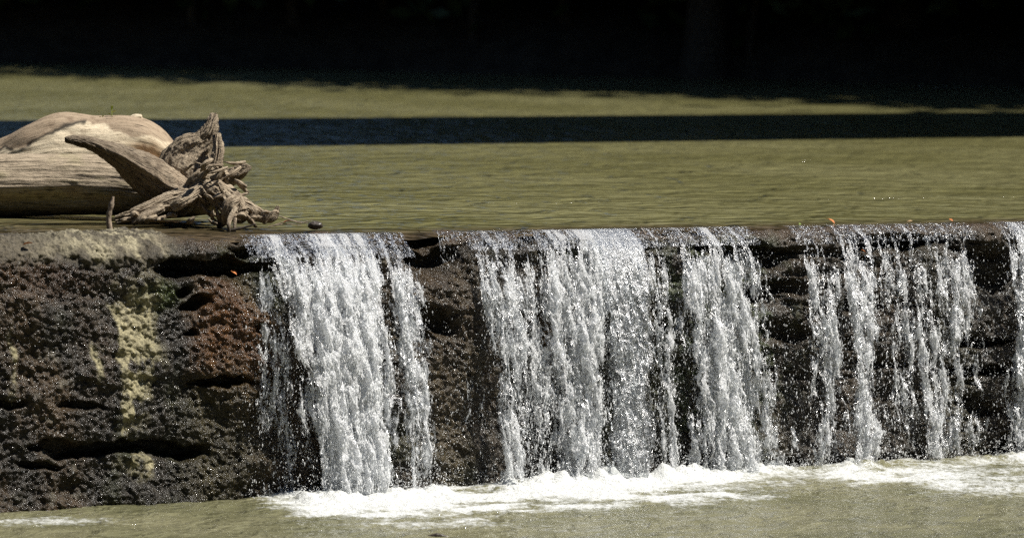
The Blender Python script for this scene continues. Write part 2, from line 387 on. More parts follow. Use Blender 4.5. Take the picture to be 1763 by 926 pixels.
# ------------------------------------------------------------------ streams over the lip
# top x range, top y, bottom x range, bottom y, density, jump speed, label
STREAMS = [
    ((446, 636), 430, (522, 667), 838, .86, .80, 'widest and whitest stream, a broad sheet falling beside the dry left wall'),
    ((648, 696), 432, (700, 748), 826, .50, .70, 'narrow white stream just right of the widest one'),
    ((800, 868), 418, (866, 912), 822, .48, .70, 'white stream pushed sideways, right of the brown dry rock strip'),
    ((872, 930), 420, (905, 945), 822, .32, .50, 'thin broken trickle between two white streams near the middle'),
    ((926, 1030), 416, (942, 1046), 818, .62, .55, 'straight upright white stream left of the smooth grey sheet'),
    ((1016, 1094), 416, (1040, 1136), 812, .50, .65, 'smooth grey glassy sheet of water with a scalloped right edge'),
    ((1098, 1134), 414, (1134, 1166), 808, .34, .60, 'thin stream just right of the grey glassy sheet, below the leaning stick'),
    ((1150, 1285), 412, (1170, 1345), 806, .62, .55, 'broad lacy stream that widens to the right as it falls'),
    ((1366, 1420), 410, (1395, 1452), 798, .36, .60, 'ragged stream left of the slanting grey one on the right half'),
    ((1436, 1484), 408, (1462, 1518), 796, .40, .70, 'slanting greyish stream between a ragged stream and fine drips'),
    ((1500, 1660), 405, (1528, 1692), 792, .24, .35, 'wide veil of fine broken drips over the brown right rocks'),
    ((1722, 1800), 400, (1732, 1830), 786, .50, .50, 'stream at the far right end of the visible wall'),
    ((425, 470), 440, (440, 520), 850, .02, .40, 'sparse spray of drips at the left edge of the falling water'),
    ((762, 800), 520, (770, 850), 822, .04, .35, 'fine trickle down the brown rock between the third and second streams'),
]
OCT_V = np.array([(1, 0, 0), (-1, 0, 0), (0, 1, 0), (0, -1, 0), (0, 0, 1), (0, 0, -1)], float)
OCT_F = np.array([(0, 2, 4), (2, 1, 4), (1, 3, 4), (3, 0, 4), (2, 0, 5), (1, 2, 5), (3, 1, 5), (0, 3, 5)])
def droplets(name, cen, size, el, parent, kind=True):
    n = len(cen); sc = np.stack([size, size, size * el], -1)
    v = cen[:, None] + OCT_V[None] * sc[:, None]
    f = OCT_F[None] + (np.arange(n) * 6)[:, None, None]
    o = mesh_np(name, v.reshape(-1, 3), f.reshape(-1, 3), M_drop, parent)
    if kind: o['kind'] = 'stuff'
    return o
rng = np.random.default_rng(5)
impact = []
for si, (tx, ty, bx, by, dens, v0, label) in enumerate(STREAMS):
    sa, za = on_wall(np.array(tx, float), np.array([ty, ty], float), 0.0)
    nbot = max(v0 * .56, BAT * DROP + .05)
    sb, zb2 = on_wall(np.array(bx, float), np.array([by, by], float), nbot)
    root = empty('water_stream', tuple(sn((sb[0] + sb[1]) / 2, nbot, -DROP)))
    tag(root, label, 'waterfall', 'streams falling over the weir')
    rl = np.array(root.location)
    zt0 = min(0, float(za[0])) + .02
    width = abs(sb[1] - sb[0]); nu = max(10, int(max(width, sa[1] - sa[0]) / .0055)); nv = 250
    parts = []; att = []; beads = []
    layers = 3 if dens > .4 else 2
    for L in range(layers):
        u, v = np.meshgrid(np.linspace(-.08, 1.08, nu), np.concatenate([np.linspace(-.07, 0, 16, endpoint=False), np.linspace(0, 1, nv - 16)])); v_all = v; bk = np.maximum(-v, 0); v = np.maximum(v, 0)
        fall = v * (DROP + zt0 - .03); tm = np.sqrt(2 * np.maximum(fall, 0) / 9.81)
        z = zt0 - fall
        n = .03 + v0 * tm * (.86 + .14 * L) + (L - 1) * .012
        n = np.maximum(n, BAT * fall + .055)
        n = n - 2.6 * bk; z = z + (.032 - zt0) * sst(0, .05, bk)
        vv = (fall / DROP) ** .8
        wob = .08 * (fbm(u * 2, v * 7, 3, 300 + si * 7 + L) - .5) * sst(0, .3, v)
        s = (sa[0] * (1 - vv) + sb[0] * vv) * (1 - u) + (sa[1] * (1 - vv) + sb[1] * vv) * u + wob
        q = 11 * si + 91 * L
        fx = u * .5 * (abs(sa[1] - sa[0]) + width) + sa[0] + .35 * wob; fz = z
        warp = .06 * (fbm(fx * 9, fz * 6, 3, q + 1) - .5)
        st = fbm((fx + warp) * 24, fz * 3.0, 3, q + 2)
        st2 = fbm((fx + warp) * 60, fz * 9.0, 3, q + 3)
        w1, w2, _ = worley((fx + warp * 1.5) * 26, fz * 11, q + 4)
        x1, x2, _ = worley((fx + warp) * 52, fz * 26, q + 5)
        net = 1 - sst(.02, .30, w2 - w1); net2 = 1 - sst(.02, .34, x2 - x1)
        ue = u + (.05 + .22 * sst(0, .8, v)) * (fbm(fz * 5, u * 2, 3, q + 9) - .5) * 2; edge_w = .08 + .26 * sst(0, .7, v)
        edge = np.minimum(sst(-.08, edge_w, ue), sst(-.08, edge_w, 1 - ue))
        topfade = sst(.0, .17 + .1 * (fbm(fx * 8, fz * 0, 2, q + 15) - .5), v)
        d = dens * 1.15 * edge - .16 + 3.2 * (st - .5) + 2.3 * (st2 - .5) + .9 * (fbm(fx * 5, fz * 2.2, 2, q + 12) - .5) + .16 * (net - .45) + .46 * (net2 - .45) - .75 * (1 - edge) - .95 * (1 - topfade) - (.30 if L == layers - 1 else 0)
        if si == 0: d = d - .62 * (1 - sst(.12, .42, u)) * sst(.15, .45, v) + .25 * sst(.3, .6, u)
        if si == 5: d = .34 + .25 * (net - .4) + .15 * (st2 - .5) - 1.2 * (1 - edge) + .5 * (1 - sst(0.0, .45, u)) * (st - .3)
        d = np.where((v_all < .04), np.maximum(d, (.0 + .15 * (st - .45)) * sst(-.05, .05, u) * sst(-.05, .05, 1 - u) * (1 if dens > .2 else 0) * (L == 0) * (1 - sst(0, .04, v_all))), d)
        lump = .060 * (st - .5) * 2 + .034 * (fbm((fx + warp) * 40, fz * 11, 3, q + 6) - .5) * 2 + .004 * (1 - w1) + .008 * (1 - x1)
        n = n + lump * (.08 + .27 * sst(0, .05, v) + .65 * sst(0, .4, v)) * (1.3 if dens > .5 else 1.0)
        pts = sn(s, n, z).reshape(-1, 3) - rl
        f = grid_faces(nv, nu); dd = d.ravel()
        keep = dd[f].max(1) > -.18
        parts.append((pts, f[keep])); att.append(dd)
        # the broken beads and strings of the sheet, thick where the sheet is thick
        pr = np.clip(dd + .12, 0, 1.1) ** 1.3 * (.25 + .9 * sst(.42, .62, fbm(fx * 38, fz * 10, 2, q + 21).ravel())) * (.35 + .65 * sst(0, .3, v.ravel()))
        if si == 5: pr = pr * .25
        pr = pr * (sst(-.05, .1, u) * sst(-.05, .1, 1 - u) * (v_all > .01)).ravel()
        take = rng.random(len(pr)) < pr * .62
        bp = pts[take] + NV * (rng.random((take.sum(), 1)) ** 2 * .05 - .004) + rng.normal(0, .004, (take.sum(), 3))
        beads.append(bp)
    v_, f_ = join_vf(parts); used = np.zeros(len(v_), bool); used[f_.ravel()] = True
    idx = np.cumsum(used) - 1; dd = np.concatenate(att)[used]
    mesh_np('water_sheet', v_[used], idx[f_], M_fall, root, attrs={'dens': dd})
    bd = np.concatenate(beads); nb3 = len(bd)
    droplets('water_beads', bd, .0011 + .0026 * rng.random(nb3) ** 2.4, 1.2 + 5.0 * rng.random(nb3) ** 1.8, root)
    # drops thrown clear of the sheet
    nd = int(500 + 2600 * width * (.55 + dens)); vv = .05 + .95 * rng.random(nd) ** .8; uu = rng.random(nd) * 1.5 - .25
    fall = vv * (DROP + zt0); tm = np.sqrt(2 * fall / 9.81); vz = (fall / DROP) ** .8
    s = (sa[0] * (1 - vz) + sb[0] * vz) * (1 - uu) + (sa[1] * (1 - vz) + sb[1] * vz) * uu + rng.normal(0, .02, nd)
    clus = fbm(s * 30, fall * 5, 3, 700 + si); ok = clus > .43
    n = np.maximum(v0 * tm, BAT * fall + .04) + .03 + np.abs(rng.normal(0, .035, nd))
    cen = sn(s, n, zt0 - fall) - rl
    sz = .0011 + .0030 * rng.random(nd) ** 4
    droplets('spray_drops', cen[ok], sz[ok], 1.0 + 3.5 * rng.random(ok.sum()) ** 2, root)
    impact.append((float(sb[0]), float(sb[1]), nbot, dens))

# ------------------------------------------------------------------ lower pool with foam
ps = stretch(-.3, S_LEN + .5, .012, -30, 30); pn = stretch(.02, 2.9, .012, -.15, 22)
PS, PN = np.meshgrid(ps, pn)
foam = np.zeros(PS.shape); hgt = np.zeros(PS.shape)
wl = .10 * (fbm(PS * 3, PN * 3, 3, 80) - .5)
for a, b, nb2, dn in impact:
    k = .15 + dn
    ws = sst(a - .14, a + .05, PS + wl) * (1 - sst(b - .02, b + .22, PS + wl))
    foam += (.85 * k) * ws * np.exp(-((PN - nb2 - .18) / (.30 + .40 * dn)) ** 2) + .62 * (.25 + k) * sst(a - .5, a + .1, PS + wl * 3) * (1 - sst(b - .1, b + .8, PS + wl * 3)) * np.exp(-((PN - nb2 - .45) / (.45 + .5 * dn)) ** 2) * (.35 + 1.2 * sst(.35, .62, fbm(PS * 3, PN * 6, 4, 60)))
    hgt += .040 * (.25 + k) * ws * np.exp(-((PN - nb2 - .05) / .13) ** 2)
px_, py_ = to_px(sn(PS, PN, -DROP + 0 * PS))
w1, w2, wi = worley(PS * 9 + wl * 4, PN * 9, 41); y1, y2, yi = worley(PS * 26, PN * 26, 43)
foam += .55 * sst(.25, .6, fbm(PS * 1.3, PN * 5, 4, 44)) * np.exp(-((PN - .40) / .55) ** 2) * sst(400, 560, px_)
foam += .55 * (fbm(PS * 2.2, PN * 7, 4, 46) - .42) * np.exp(-(PN / 1.9) ** 2) * sst(380, 700, px_)
patch = .62 * np.exp(-(((px_ - 1720) / 110) ** 2 + ((py_ - 838) / 20) ** 2)) + .62 * np.exp(-(((px_ - 70) / 150) ** 2 + ((py_ - 898) / 9) ** 2))
net = 1 - sst(.03, .35, w2 - w1)
foam = foam * (1 - .50 * sst(800, 1300, px_)) + 1.25 * patch
foam_v = foam * (.72 + .4 * fbm(PS * 14, PN * 14, 3, 47)) + .18 * (net - .4) * sst(.1, .3, foam)
hgt = hgt * (.3 + 1.2 * (1 - w1) * fbm(PS * 5, PN * 5, 2, 49) * 1.6) + .014 * (1 - y1) * np.clip(foam, 0, 1) + .018 * (fbm(PS * 4, PN * 6, 4, 48) - .5) * (1 + np.exp(-PN))
tag(mesh_np('pool_water', sn(PS, PN, -DROP + hgt).reshape(-1, 3), grid_faces(*PS.shape), M_pool, attrs={'foam': foam_v.ravel()}), kind='structure')
# splash drops above the foam
cs = []
for a, b, nb2, dn in impact:
    k = int(900 * (b - a + .1) * (.3 + dn)); cs.append(np.stack([rng.uniform(a - .1, b + .15, k), nb2 + rng.normal(.04, .08, k), np.abs(rng.normal(0, .07, k))], -1))
cs = np.concatenate(cs); cs[:, 1] = np.maximum(cs[:, 1], BAT * DROP + .05)
sp = droplets('splash_spray', sn(cs[:, 0], cs[:, 1], -DROP + cs[:, 2]), .002 + .003 * rng.random(len(cs)) ** 2, np.ones(len(cs)), None)
tag(sp, 'splash drops leaping off the foam along the foot of the weir', 'spray')
# drops running and bouncing on the wet rock
ki = rng.integers(0, SS.size, 22000); pxk = PX.ravel()[ki]; okk = (TT.ravel()[ki] > TOPN + .12) & (pxk > -20) & (pxk < 1790) & (rng.random(len(ki)) < .10 + .90 * sst(400, 540, pxk))
okk &= fbm(SS.ravel()[ki] * 9, TT.ravel()[ki] * 5, 3, 90) > .40
ki = ki[okk]; cen = V[ki] + (.008 + .03 * rng.random(len(ki))[:, None] ** 2) * NV
dr = droplets('rock_drops', cen, .0014 + .0022 * rng.random(len(ki)) ** 3, 1 + rng.random(len(ki)), None)
tag(dr, 'fine glittering drops splashing all over the wet rock face', 'spray')

# ------------------------------------------------------------------ driftwood
def catmull(pts, k):
    pts = np.asarray(pts, float); n = len(pts); e = np.concatenate([[2 * pts[0] - pts[1]], pts, [2 * pts[-1] - pts[-2]]]); out = []
    for i in range(n - 1):
        p0, p1, p2, p3 = e[i:i + 4]; t = np.linspace(0, 1, k, endpoint=False)[:, None]
        out.append(.5 * (2 * p1 + (p2 - p0) * t + (2 * p0 - 5 * p1 + 4 * p2 - p3) * t * t + (3 * p1 - p0 - 3 * p2 + p3) * t ** 3))
    out.append(pts[-1:]); return np.concatenate(out)
def limb(name, pts, mat, parent, seed=0, nr=72, k=18, amp=.010, knob=.012, tint_f=None, cap=True, lf=13, groove=7, under=0.0):
    """pts rows: picture x, picture y, distance, half-width across (px), half-depth (px)"""
    q = catmull(pts, k); q[:, 3:] = np.maximum(q[:, 3:], 1.0)
    c = on_y(q[:, 0], q[:, 1], q[:, 2]); sc = (q[:, 2] / P)[:, None]
    ra, rb = q[:, 3] * sc[:, 0], q[:, 4] * sc[:, 0]
    tn = np.gradient(c, axis=0); tn /= np.linalg.norm(tn, axis=1)[:, None] + 1e-9
    dep = np.array([0, 1.0, 0]); e2 = dep - (tn @ dep)[:, None] * tn; e2 /= np.linalg.norm(e2, axis=1)[:, None] + 1e-9
    e1 = np.cross(tn, e2)
    th = np.linspace(0, 2 * math.pi, nr, endpoint=False); ln = np.concatenate([[0], np.cumsum(np.linalg.norm(np.diff(c, axis=0), axis=1))])
    TH, LN = np.meshgrid(th, ln); X = np.cos(TH) * 1.0; Y = np.sin(TH)
    ax = TH * 0 + LN
    r = 1 + .16 * (fbm(X * 1.2 + 5, LN * min(5, lf * .6) + Y * 1.2, 3, seed) - .5) * 2
    # fibres run along the limb: high frequency round it, low along it
    gr = fbm(X * groove + 9, Y * groove + LN * 2.2, 4, seed + 3) - .5
    kn = fbm(X * 2.5 + LN * lf * .7 + 3, Y * 2.5 + LN * lf, 5, seed + 5, .6) - .5
    rid = np.abs(fbm(X * 4 + LN * lf + 3, Y * 4 - LN * lf * .6, 4, seed + 8) - .5) * 2
    add = amp * gr * 2 + knob * kn * 2 - knob * 1.3 * (.25 - rid)* (1 if lf > 5 else .3) * -1 * .8
    if under:                                                             # undercut below, shaped so the upper half throws shade on it
        zc = (e1[:, None, 2] * np.cos(TH) + e2[:, None, 2] * np.sin(TH)); r = r * (1 - under * sst(-.30, .22, -zc - .12 + .3 * (fbm(LN * 6, TH * 0, 3, seed) - .5)))
    mn = np.minimum(ra, rb)[:, None]; add = np.clip(add, -.45 * mn, .6 * mn)
    v = c[:, None] + e1[:, None] * ((ra[:, None] * r + add) * np.cos(TH))[..., None] + e2[:, None] * ((rb[:, None] * r + add) * np.sin(TH))[..., None]
    nrow = len(c); f = grid_faces(nrow, nr, True)
    v = v.reshape(-1, 3); uv = np.stack([LN.ravel(), (np.abs(((TH / (2 * math.pi)) % 1) - .5)).ravel() * (float(ra.max()) * 5)], -1)
    if cap:
        for row, s_ in ((0, 1), (nrow - 1, -1)):
            a = row * nr + np.arange(nr); cc = v[a].mean(0); n0_ = len(v)
            ring = cc + (v[a] - cc) * .5 - s_ * tn[row] * float(mn[row, 0]) * .3
            v = np.concatenate([v, ring, (cc - s_ * tn[row] * float(mn[row, 0]) * .42)[None]]); uv = np.concatenate([uv, uv[a] + .01, uv[a[:1]]])
            b = n0_ + np.arange(nr); an, bn = np.roll(a, -1), np.roll(b, -1)
            f = np.concatenate([f, np.stack([a, an, bn, b], -1)[:, ::s_ * -1], np.stack([b, bn, np.full(nr, n0_ + nr), np.full(nr, n0_ + nr)], -1)[:, ::s_ * -1][:, :]])
        tri = None
    tc = np.ones((len(v), 3)) if tint_f is None else tint_f(v, *to_px(v))
    base = np.array(parent.location) if parent else 0
    me_f = f
    # degenerate quads at the tips become triangles through from_pydata-free cleanup
    o = mesh_np(name, v - base, me_f, mat, parent, attrs={'tint': tc}, uv=uv)
    o.data.validate(); return o
D = 24.7
tree = empty('fallen_tree', tuple(on_y(260, 372, 24.8))); tag(tree, 'fallen grey trunk lying in the water with its torn twisted root end facing right', 'driftwood')
def moss_shade(v, x, y):
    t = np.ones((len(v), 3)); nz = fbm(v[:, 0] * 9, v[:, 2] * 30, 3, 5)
    low = 1 - sst(.03, .22, v[:, 2] + .08 * nz); t *= (1 - .82 * low)[:, None]  # lower trunk darkened: wet algae tone deepened to paint its shade
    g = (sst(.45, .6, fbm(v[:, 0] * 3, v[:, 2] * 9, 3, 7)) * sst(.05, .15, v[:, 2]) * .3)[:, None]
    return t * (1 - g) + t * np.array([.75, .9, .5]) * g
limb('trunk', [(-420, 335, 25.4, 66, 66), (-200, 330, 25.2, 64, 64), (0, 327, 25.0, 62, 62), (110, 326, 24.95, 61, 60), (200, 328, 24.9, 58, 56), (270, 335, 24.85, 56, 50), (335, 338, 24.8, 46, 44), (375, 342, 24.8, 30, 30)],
     M_trunk, tree, 11, 240, 50, .007, .005, moss_shade, groove=26, lf=2.2, under=.26)
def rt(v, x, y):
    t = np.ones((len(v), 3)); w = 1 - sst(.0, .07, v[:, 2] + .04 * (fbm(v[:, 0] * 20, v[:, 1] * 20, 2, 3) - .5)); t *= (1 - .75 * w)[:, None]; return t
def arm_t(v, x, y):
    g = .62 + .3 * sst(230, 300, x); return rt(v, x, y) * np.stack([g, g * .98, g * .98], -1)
ROOTS = [
    ([(114, 241, 24.15, 5, 6), (135, 245, 24.2, 10, 13), (165, 254, 24.25, 14, 18), (205, 276, 24.35, 26, 26), (240, 302, 24.45, 39, 30), (282, 332, 24.55, 44, 34), (325, 352, 24.6, 36, 30)], arm_t, 21, .012, .008),
    ([(369, 198, 24.75, 5, 6), (367, 210, 24.72, 8, 8), (362, 226, 24.7, 13, 10), (353, 242, 24.7, 21, 13), (336, 264, 24.7, 40, 20), (326, 292, 24.7, 52, 30), (328, 330, 24.7, 48, 36)], rt, 22, .010, .016),
    ([(374, 232, 24.62, 6, 8), (376, 255, 24.58, 8, 10), (372, 280, 24.55, 10, 11), (362, 305, 24.55, 12, 12), (352, 330, 24.5, 14, 14)], rt, 23, .008, .014),
    ([(433, 288, 24.5, 1, 1), (421, 291, 24.5, 8, 8), (408, 298, 24.52, 12, 12), (392, 308, 24.55, 15, 16), (370, 318, 24.6, 19, 20), (345, 332, 24.6, 24, 24)], rt, 25, .008, .012),
    ([(200, 379, 24.25, 6, 8), (225, 372, 24.25, 10, 12), (255, 361, 24.25, 12, 14), (285, 349, 24.3, 14, 15), (318, 338, 24.35, 17, 18), (350, 328, 24.4, 18, 18)], rt, 27, .008, .010),
    ([(228, 384, 24.2, 5, 6), (246, 374, 24.2, 8, 8), (262, 366, 24.22, 9, 9), (280, 358, 24.25, 8, 8)], rt, 28, .005, .010),
    ([(297, 357, 24.15, 8, 7), (312, 347, 24.15, 10, 9), (328, 336, 24.2, 10, 9), (345, 324, 24.25, 9, 9)], rt, 29, .006, .006),
    ([(350, 320, 24.35, 20, 20), (375, 334, 24.3, 22, 20), (395, 348, 24.28, 22, 19), (408, 364, 24.26, 15, 14), (418, 380, 24.26, 9, 10)], rt, 30, .008, .014),
    ([(388, 385, 24.15, 5, 5), (390, 368, 24.12, 8, 8), (396, 352, 24.12, 11, 10), (408, 342, 24.15, 9, 9)], rt, 31, .005, .008),
    ([(408, 350, 24.3, 14, 14), (430, 362, 24.3, 13, 13), (450, 372, 24.3, 10, 11), (466, 374, 24.3, 8, 8), (474, 366, 24.3, 5, 5), (479, 355, 24.3, 2, 2)], rt, 32, .006, .010),
    ([(430, 384, 24.25, 4, 4), (436, 372, 24.25, 6, 6), (440, 360, 24.25, 7, 7)], rt, 33, .003, .006),
    ([(455, 385, 24.25, 3, 3), (457, 376, 24.25, 5, 5), (462, 366, 24.25, 5, 5)], rt, 34, .003, .006),
    ([(396, 401, 24.0, 2, 2), (394, 388, 24.0, 3, 3), (397, 374, 24.05, 4, 4), (406, 358, 24.1, 4, 4)], rt, 35, .002, .002),
    ([(404, 401, 24.0, 2, 2), (404, 390, 24.02, 2.5, 2.5), (405, 376, 24.05, 3, 3)], rt, 36, .002, .002),
    ([(335, 345, 24.4, 24, 24), (352, 318, 24.38, 28, 26), (372, 306, 24.4, 22, 22), (384, 296, 24.45, 12, 12)], rt, 37, .008, .020),
    ([(286, 268, 24.7, 6, 10), (300, 262, 24.7, 10, 12), (318, 254, 24.7, 12, 14), (340, 250, 24.7, 14, 14)], rt, 38, .006, .006),
]
rs = random.Random(8)
for k in range(54):                                                       # the small broken ends of the tangle
    x = rs.uniform(335, 440); y = rs.uniform(268 + max(0, x - 385) * 1.0, 352) if k % 3 else rs.uniform(350, 378); d = 24.22 + rs.uniform(-.1, .15)
    a = rs.uniform(-1.2, 1.2) + math.pi * (.5 if k % 2 else 0); L = rs.uniform(15, 38); w = rs.uniform(1.6, 4.4)
    x = min(x, 385 + (y - 268) * .6 if y < 352 else 470)
    if y < 352 and x > 405: x = rs.uniform(345, 395); y = rs.uniform(285, 345)
    ROOTS.append(([(x, y, d, w * .2, w * .2), (x + L * .5 * math.cos(a), y + L * .5 * math.sin(a) + rs.uniform(-3, 3), d + .01, w, w), (x + L * math.cos(a), y + L * math.sin(a), d + .06, w * .7, w * .7)], rt, 60 + k, .004, .005))
for k in range(16):
    x = 205 + k * 17 + rs.uniform(-6, 6); y = rs.uniform(368, 383); w = rs.uniform(2, 4.5)
    if 290 < x < 375: continue
    ROOTS.append(([(x, y, 24.15, w * .4, w * .4), (x + rs.uniform(4, 9), y - rs.uniform(1, 7), 24.16, w, w), (x + rs.uniform(10, 20), y - rs.uniform(-2, 9), 24.2, w, w)], rt, 90 + k, .003, .006))
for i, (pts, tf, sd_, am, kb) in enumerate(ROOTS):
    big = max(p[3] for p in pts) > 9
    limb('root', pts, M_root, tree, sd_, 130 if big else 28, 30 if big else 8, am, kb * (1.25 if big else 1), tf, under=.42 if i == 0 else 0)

log = empty('driftwood_log', tuple(on_y(120, 355, 26.1))); tag(log, 'bleached humped log lying behind the grey trunk with a small green sprout on top', 'driftwood')
def blt(v, x, y):
    xw = x + 14 * (fbm(v[:, 0] * 9, v[:, 2] * 9, 3, 3) - .5) * 2; yw = y + 10 * (fbm(v[:, 0] * 10, v[:, 2] * 10, 3, 4) - .5) * 2
    line = np.interp(xw, [0, 45, 95, 145, 200, 260, 300], [262, 252, 222, 207, 226, 238, 250])
    barkm = 1 - sst(-3, 3, yw - line); t = np.ones((len(v), 3)) * (1 - barkm)[:, None] + np.array([.52, .47, .45]) * barkm[:, None]
    rust = sst(190, 250, xw) * sst(-4, 22, yw - line) * (1 - .0 * xw); t = t * (1 - rust[:, None]) + np.array([.30, .20, .12]) * rust[:, None]
    ck = np.exp(-((yw - line) / 3.6) ** 2) * (x < 152) * sst(.35, .5, fbm(v[:, 0] * 14, v[:, 2] * 14, 2, 6)); return t * (1 - .9 * ck)[:, None]
limb('trunk', [(-330, 330, 26.4, 30, 40), (-180, 318, 26.3, 44, 50), (-60, 308, 26.2, 44, 56), (20, 300, 26.15, 62, 64), (70, 296, 26.1, 84, 74), (112, 292, 26.1, 95, 80), (165, 290, 26.1, 87, 80), (225, 290, 26.1, 87, 76), (262, 292, 26.1, 76, 66), (292, 296, 26.1, 50, 48), (312, 300, 26.1, 26, 26)],
     M_bleach, log, 41, 240, 44, .006, .006, blt, groove=16, lf=2.5)
limb('knot', [(220, 212, 26.1, 6, 6), (232, 205, 26.1, 8, 7), (244, 201, 26.1, 4, 5)], M_bleach, log, 46, 30, 6, .002, .006, None)

# ------------------------------------------------------------------ sprout, sticks, leaves
M_green = simple('fresh leaf green', (.32, .38, .07), .5, .3, 60, 0)
M_stick = simple('grey stick bark', (.22, .17, .12), .8, .4, 60, .002)
M_darkstick = simple('dark wet stick', (.05, .04, .03), .4, .4, 60, .002)
def tube(path, rad, nr=8):
    c = np.asarray(path, float); tn = np.gradient(c, axis=0); tn /= np.linalg.norm(tn, axis=1)[:, None]
    a = np.cross(tn, [.3, .9, .1]); a /= np.linalg.norm(a, axis=1)[:, None]; b = np.cross(tn, a)
    th = np.linspace(0, 2 * math.pi, nr, endpoint=False); r = np.asarray(rad, float)[:, None, None]
    v = c[:, None] + r * (np.cos(th)[None, :, None] * a[:, None] + np.sin(th)[None, :, None] * b[:, None])
    return v.reshape(-1, 3), grid_faces(len(c), nr, True)
def leaf_vf(c, d, w, L, seed=0, curl=.25, lobes=0):
    """a pointed, slightly folded leaf at c growing along d; returns verts, quads"""
    r = np.random.default_rng(seed); d = np.asarray(d, float); d /= np.linalg.norm(d)
    side = np.cross(d, [0, 0, 1.0]) + .3 * r.normal(size=3); side /= np.linalg.norm(side); up = np.cross(side, d)
    t = np.linspace(0, 1, 9); wd = w * np.sin(np.pi * np.clip(t, .02, .98)) ** .8 * (1 + (lobes * .35 * np.cos(t * 22)))
    mid = c + d * (t * L)[:, None] + up * (curl * L * (t - t ** 2))[:, None]
    l = mid + side * wd[:, None] + up * (wd * .4)[:, None]; q = mid - side * wd[:, None] + up * (wd * .3)[:, None]
    return np.stack([l, mid, q], 1).reshape(-1, 3), grid_faces(9, 3)
spr = empty('sprout', tuple(on_y(192, 212, 26.05))); tag(spr, 'tiny green sprout growing on top of the humped log', 'plant')
b0 = np.array(spr.location)
st_ = on_y(np.array([190, 191, 193, 192.]), np.array([216, 206, 196, 188.]), np.full(4, 26.05)) - b0
v_, f_ = tube(st_, [.003, .003, .002, .001]); mesh_np('stem', v_, f_, M_green, spr)
for k, (x, y, dx, dz) in enumerate(((192, 190, .3, 1), (193, 195, 1, .5), (191, 199, -1, .5), (192, 203, 1, .1), (191, 206, -1, .2), (176, 208, -.5, 1), (174, 206, .6, .8))):
    v_, f_ = leaf_vf(on_y(x, y, 26.04) - b0, (dx, -.4, dz), .012, .036, k); mesh_np('leaf', v_, f_, M_green, spr)

def stick(px_pts, dist, radii, mat, label, cat='stick', group=None):
    x, y = zip(*px_pts); c = on_y(np.array(x, float), np.array(y, float), np.broadcast_to(np.array(dist, float), (len(x),)))
    k = 7; cc = catmull(c, k); rr = np.interp(np.linspace(0, 1, len(cc)), np.linspace(0, 1, len(radii)), radii)
    rr = rr * (1 + .25 * (np.random.default_rng(len(label)).random(len(cc)) - .5))
    v, f = tube(cc, rr, 10); base = c[0]
    o = mesh_np('stick', v - base, f, mat); o.location = tuple(base); tag(o, label, cat, group); return o
stick([(190, 402), (187, 375), (192, 352), (195, 338)], 23.9, [.020, .018, .016, .008], M_stick, 'upright pale stick standing on the weir top before the fallen trunk')
stick([(1123, 432), (1116, 412), (1108, 398), (1103, 391)], [24.75, 24.7, 24.75, 24.75], [.008, .007, .006, .004], M_stick, 'thin stick leaning out over the lip of the weir near the middle')
stick([(480, 372), (505, 380), (530, 384)], 24.25, [.004, .003, .002], M_stick, 'pale thin twig reaching from the root end to the dark floating chunk')
stick([(474, 387), (500, 380), (518, 384), (540, 378)], 24.2, [.004, .003, .003, .002], M_stick, 'pale thin twig crossing another beside the small red scrap')
stick([(462, 390), (490, 386), (520, 388)], 24.15, [.004, .003, .002], M_stick, 'lowest pale twig lying flat on the water beside the root end')
stick([(390, 398), (415, 393), (440, 386)], 24.0, [.010, .008, .005], M_darkstick, 'flat dark stick lying in shallow water below the root tangle')
stick([(738, 924), (752, 921), (768, 924), (776, 927)], 21.6, [.012, .014, .010, .004], M_darkstick, 'dark wet twig poking out of the pool below the foam')
def chunk(x, y, dist, rx, rz, mat, label, cat, name):
    c = on_y(x, y, dist); th, ph = np.meshgrid(np.linspace(0, 2 * math.pi, 28, endpoint=False), np.linspace(.05, math.pi - .05, 16))
    r = 1 + .5 * (fbm(np.cos(th) * 2 + 4, np.sin(th) * 2 + ph * 2, 3, int(x)) - .5)
    s = dist / P; v = np.stack([rx * s * r * np.sin(ph) * np.cos(th), rx * s * .7 * r * np.sin(ph) * np.sin(th), rz * s * r * np.cos(ph)], -1)
    o = mesh_np(name, v.reshape(-1, 3), grid_faces(16, 28, True), mat); o.location = tuple(c); tag(o, label, cat); return o
chunk(543, 388, 24.1, 13, 7, M_darkstick, 'small dark chunk of wood floating at the right end of the twigs', 'driftwood', 'wood_chunk')
M_red = simple('faded red scrap', (.55, .09, .05), .6, .2, 60, 0)
M_or = simple('orange dead leaf', (.42, .14, .035), .6, .35, 50, 0); M_tan = simple('tan dead leaf', (.36, .24, .12), .7, .3, 50, 0)
M_pale = simple('pale green leaf', (.45, .55, .38), .55, .2, 50, 0); M_lg = simple('green leaf', (.16, .22, .05), .5, .3, 50, 0)
def wall_pt(px, py):                                                      # the built surface nearest to a picture point
    x, y = to_px(V[ok_v]); i = np.argmin((x - px) ** 2 + (y - py) ** 2 + 0 * x); return V[ok_v][i]
ok_v = ((PX > -10) & (PX < 1775) & (TT > TOPN - 1.0)).ravel()
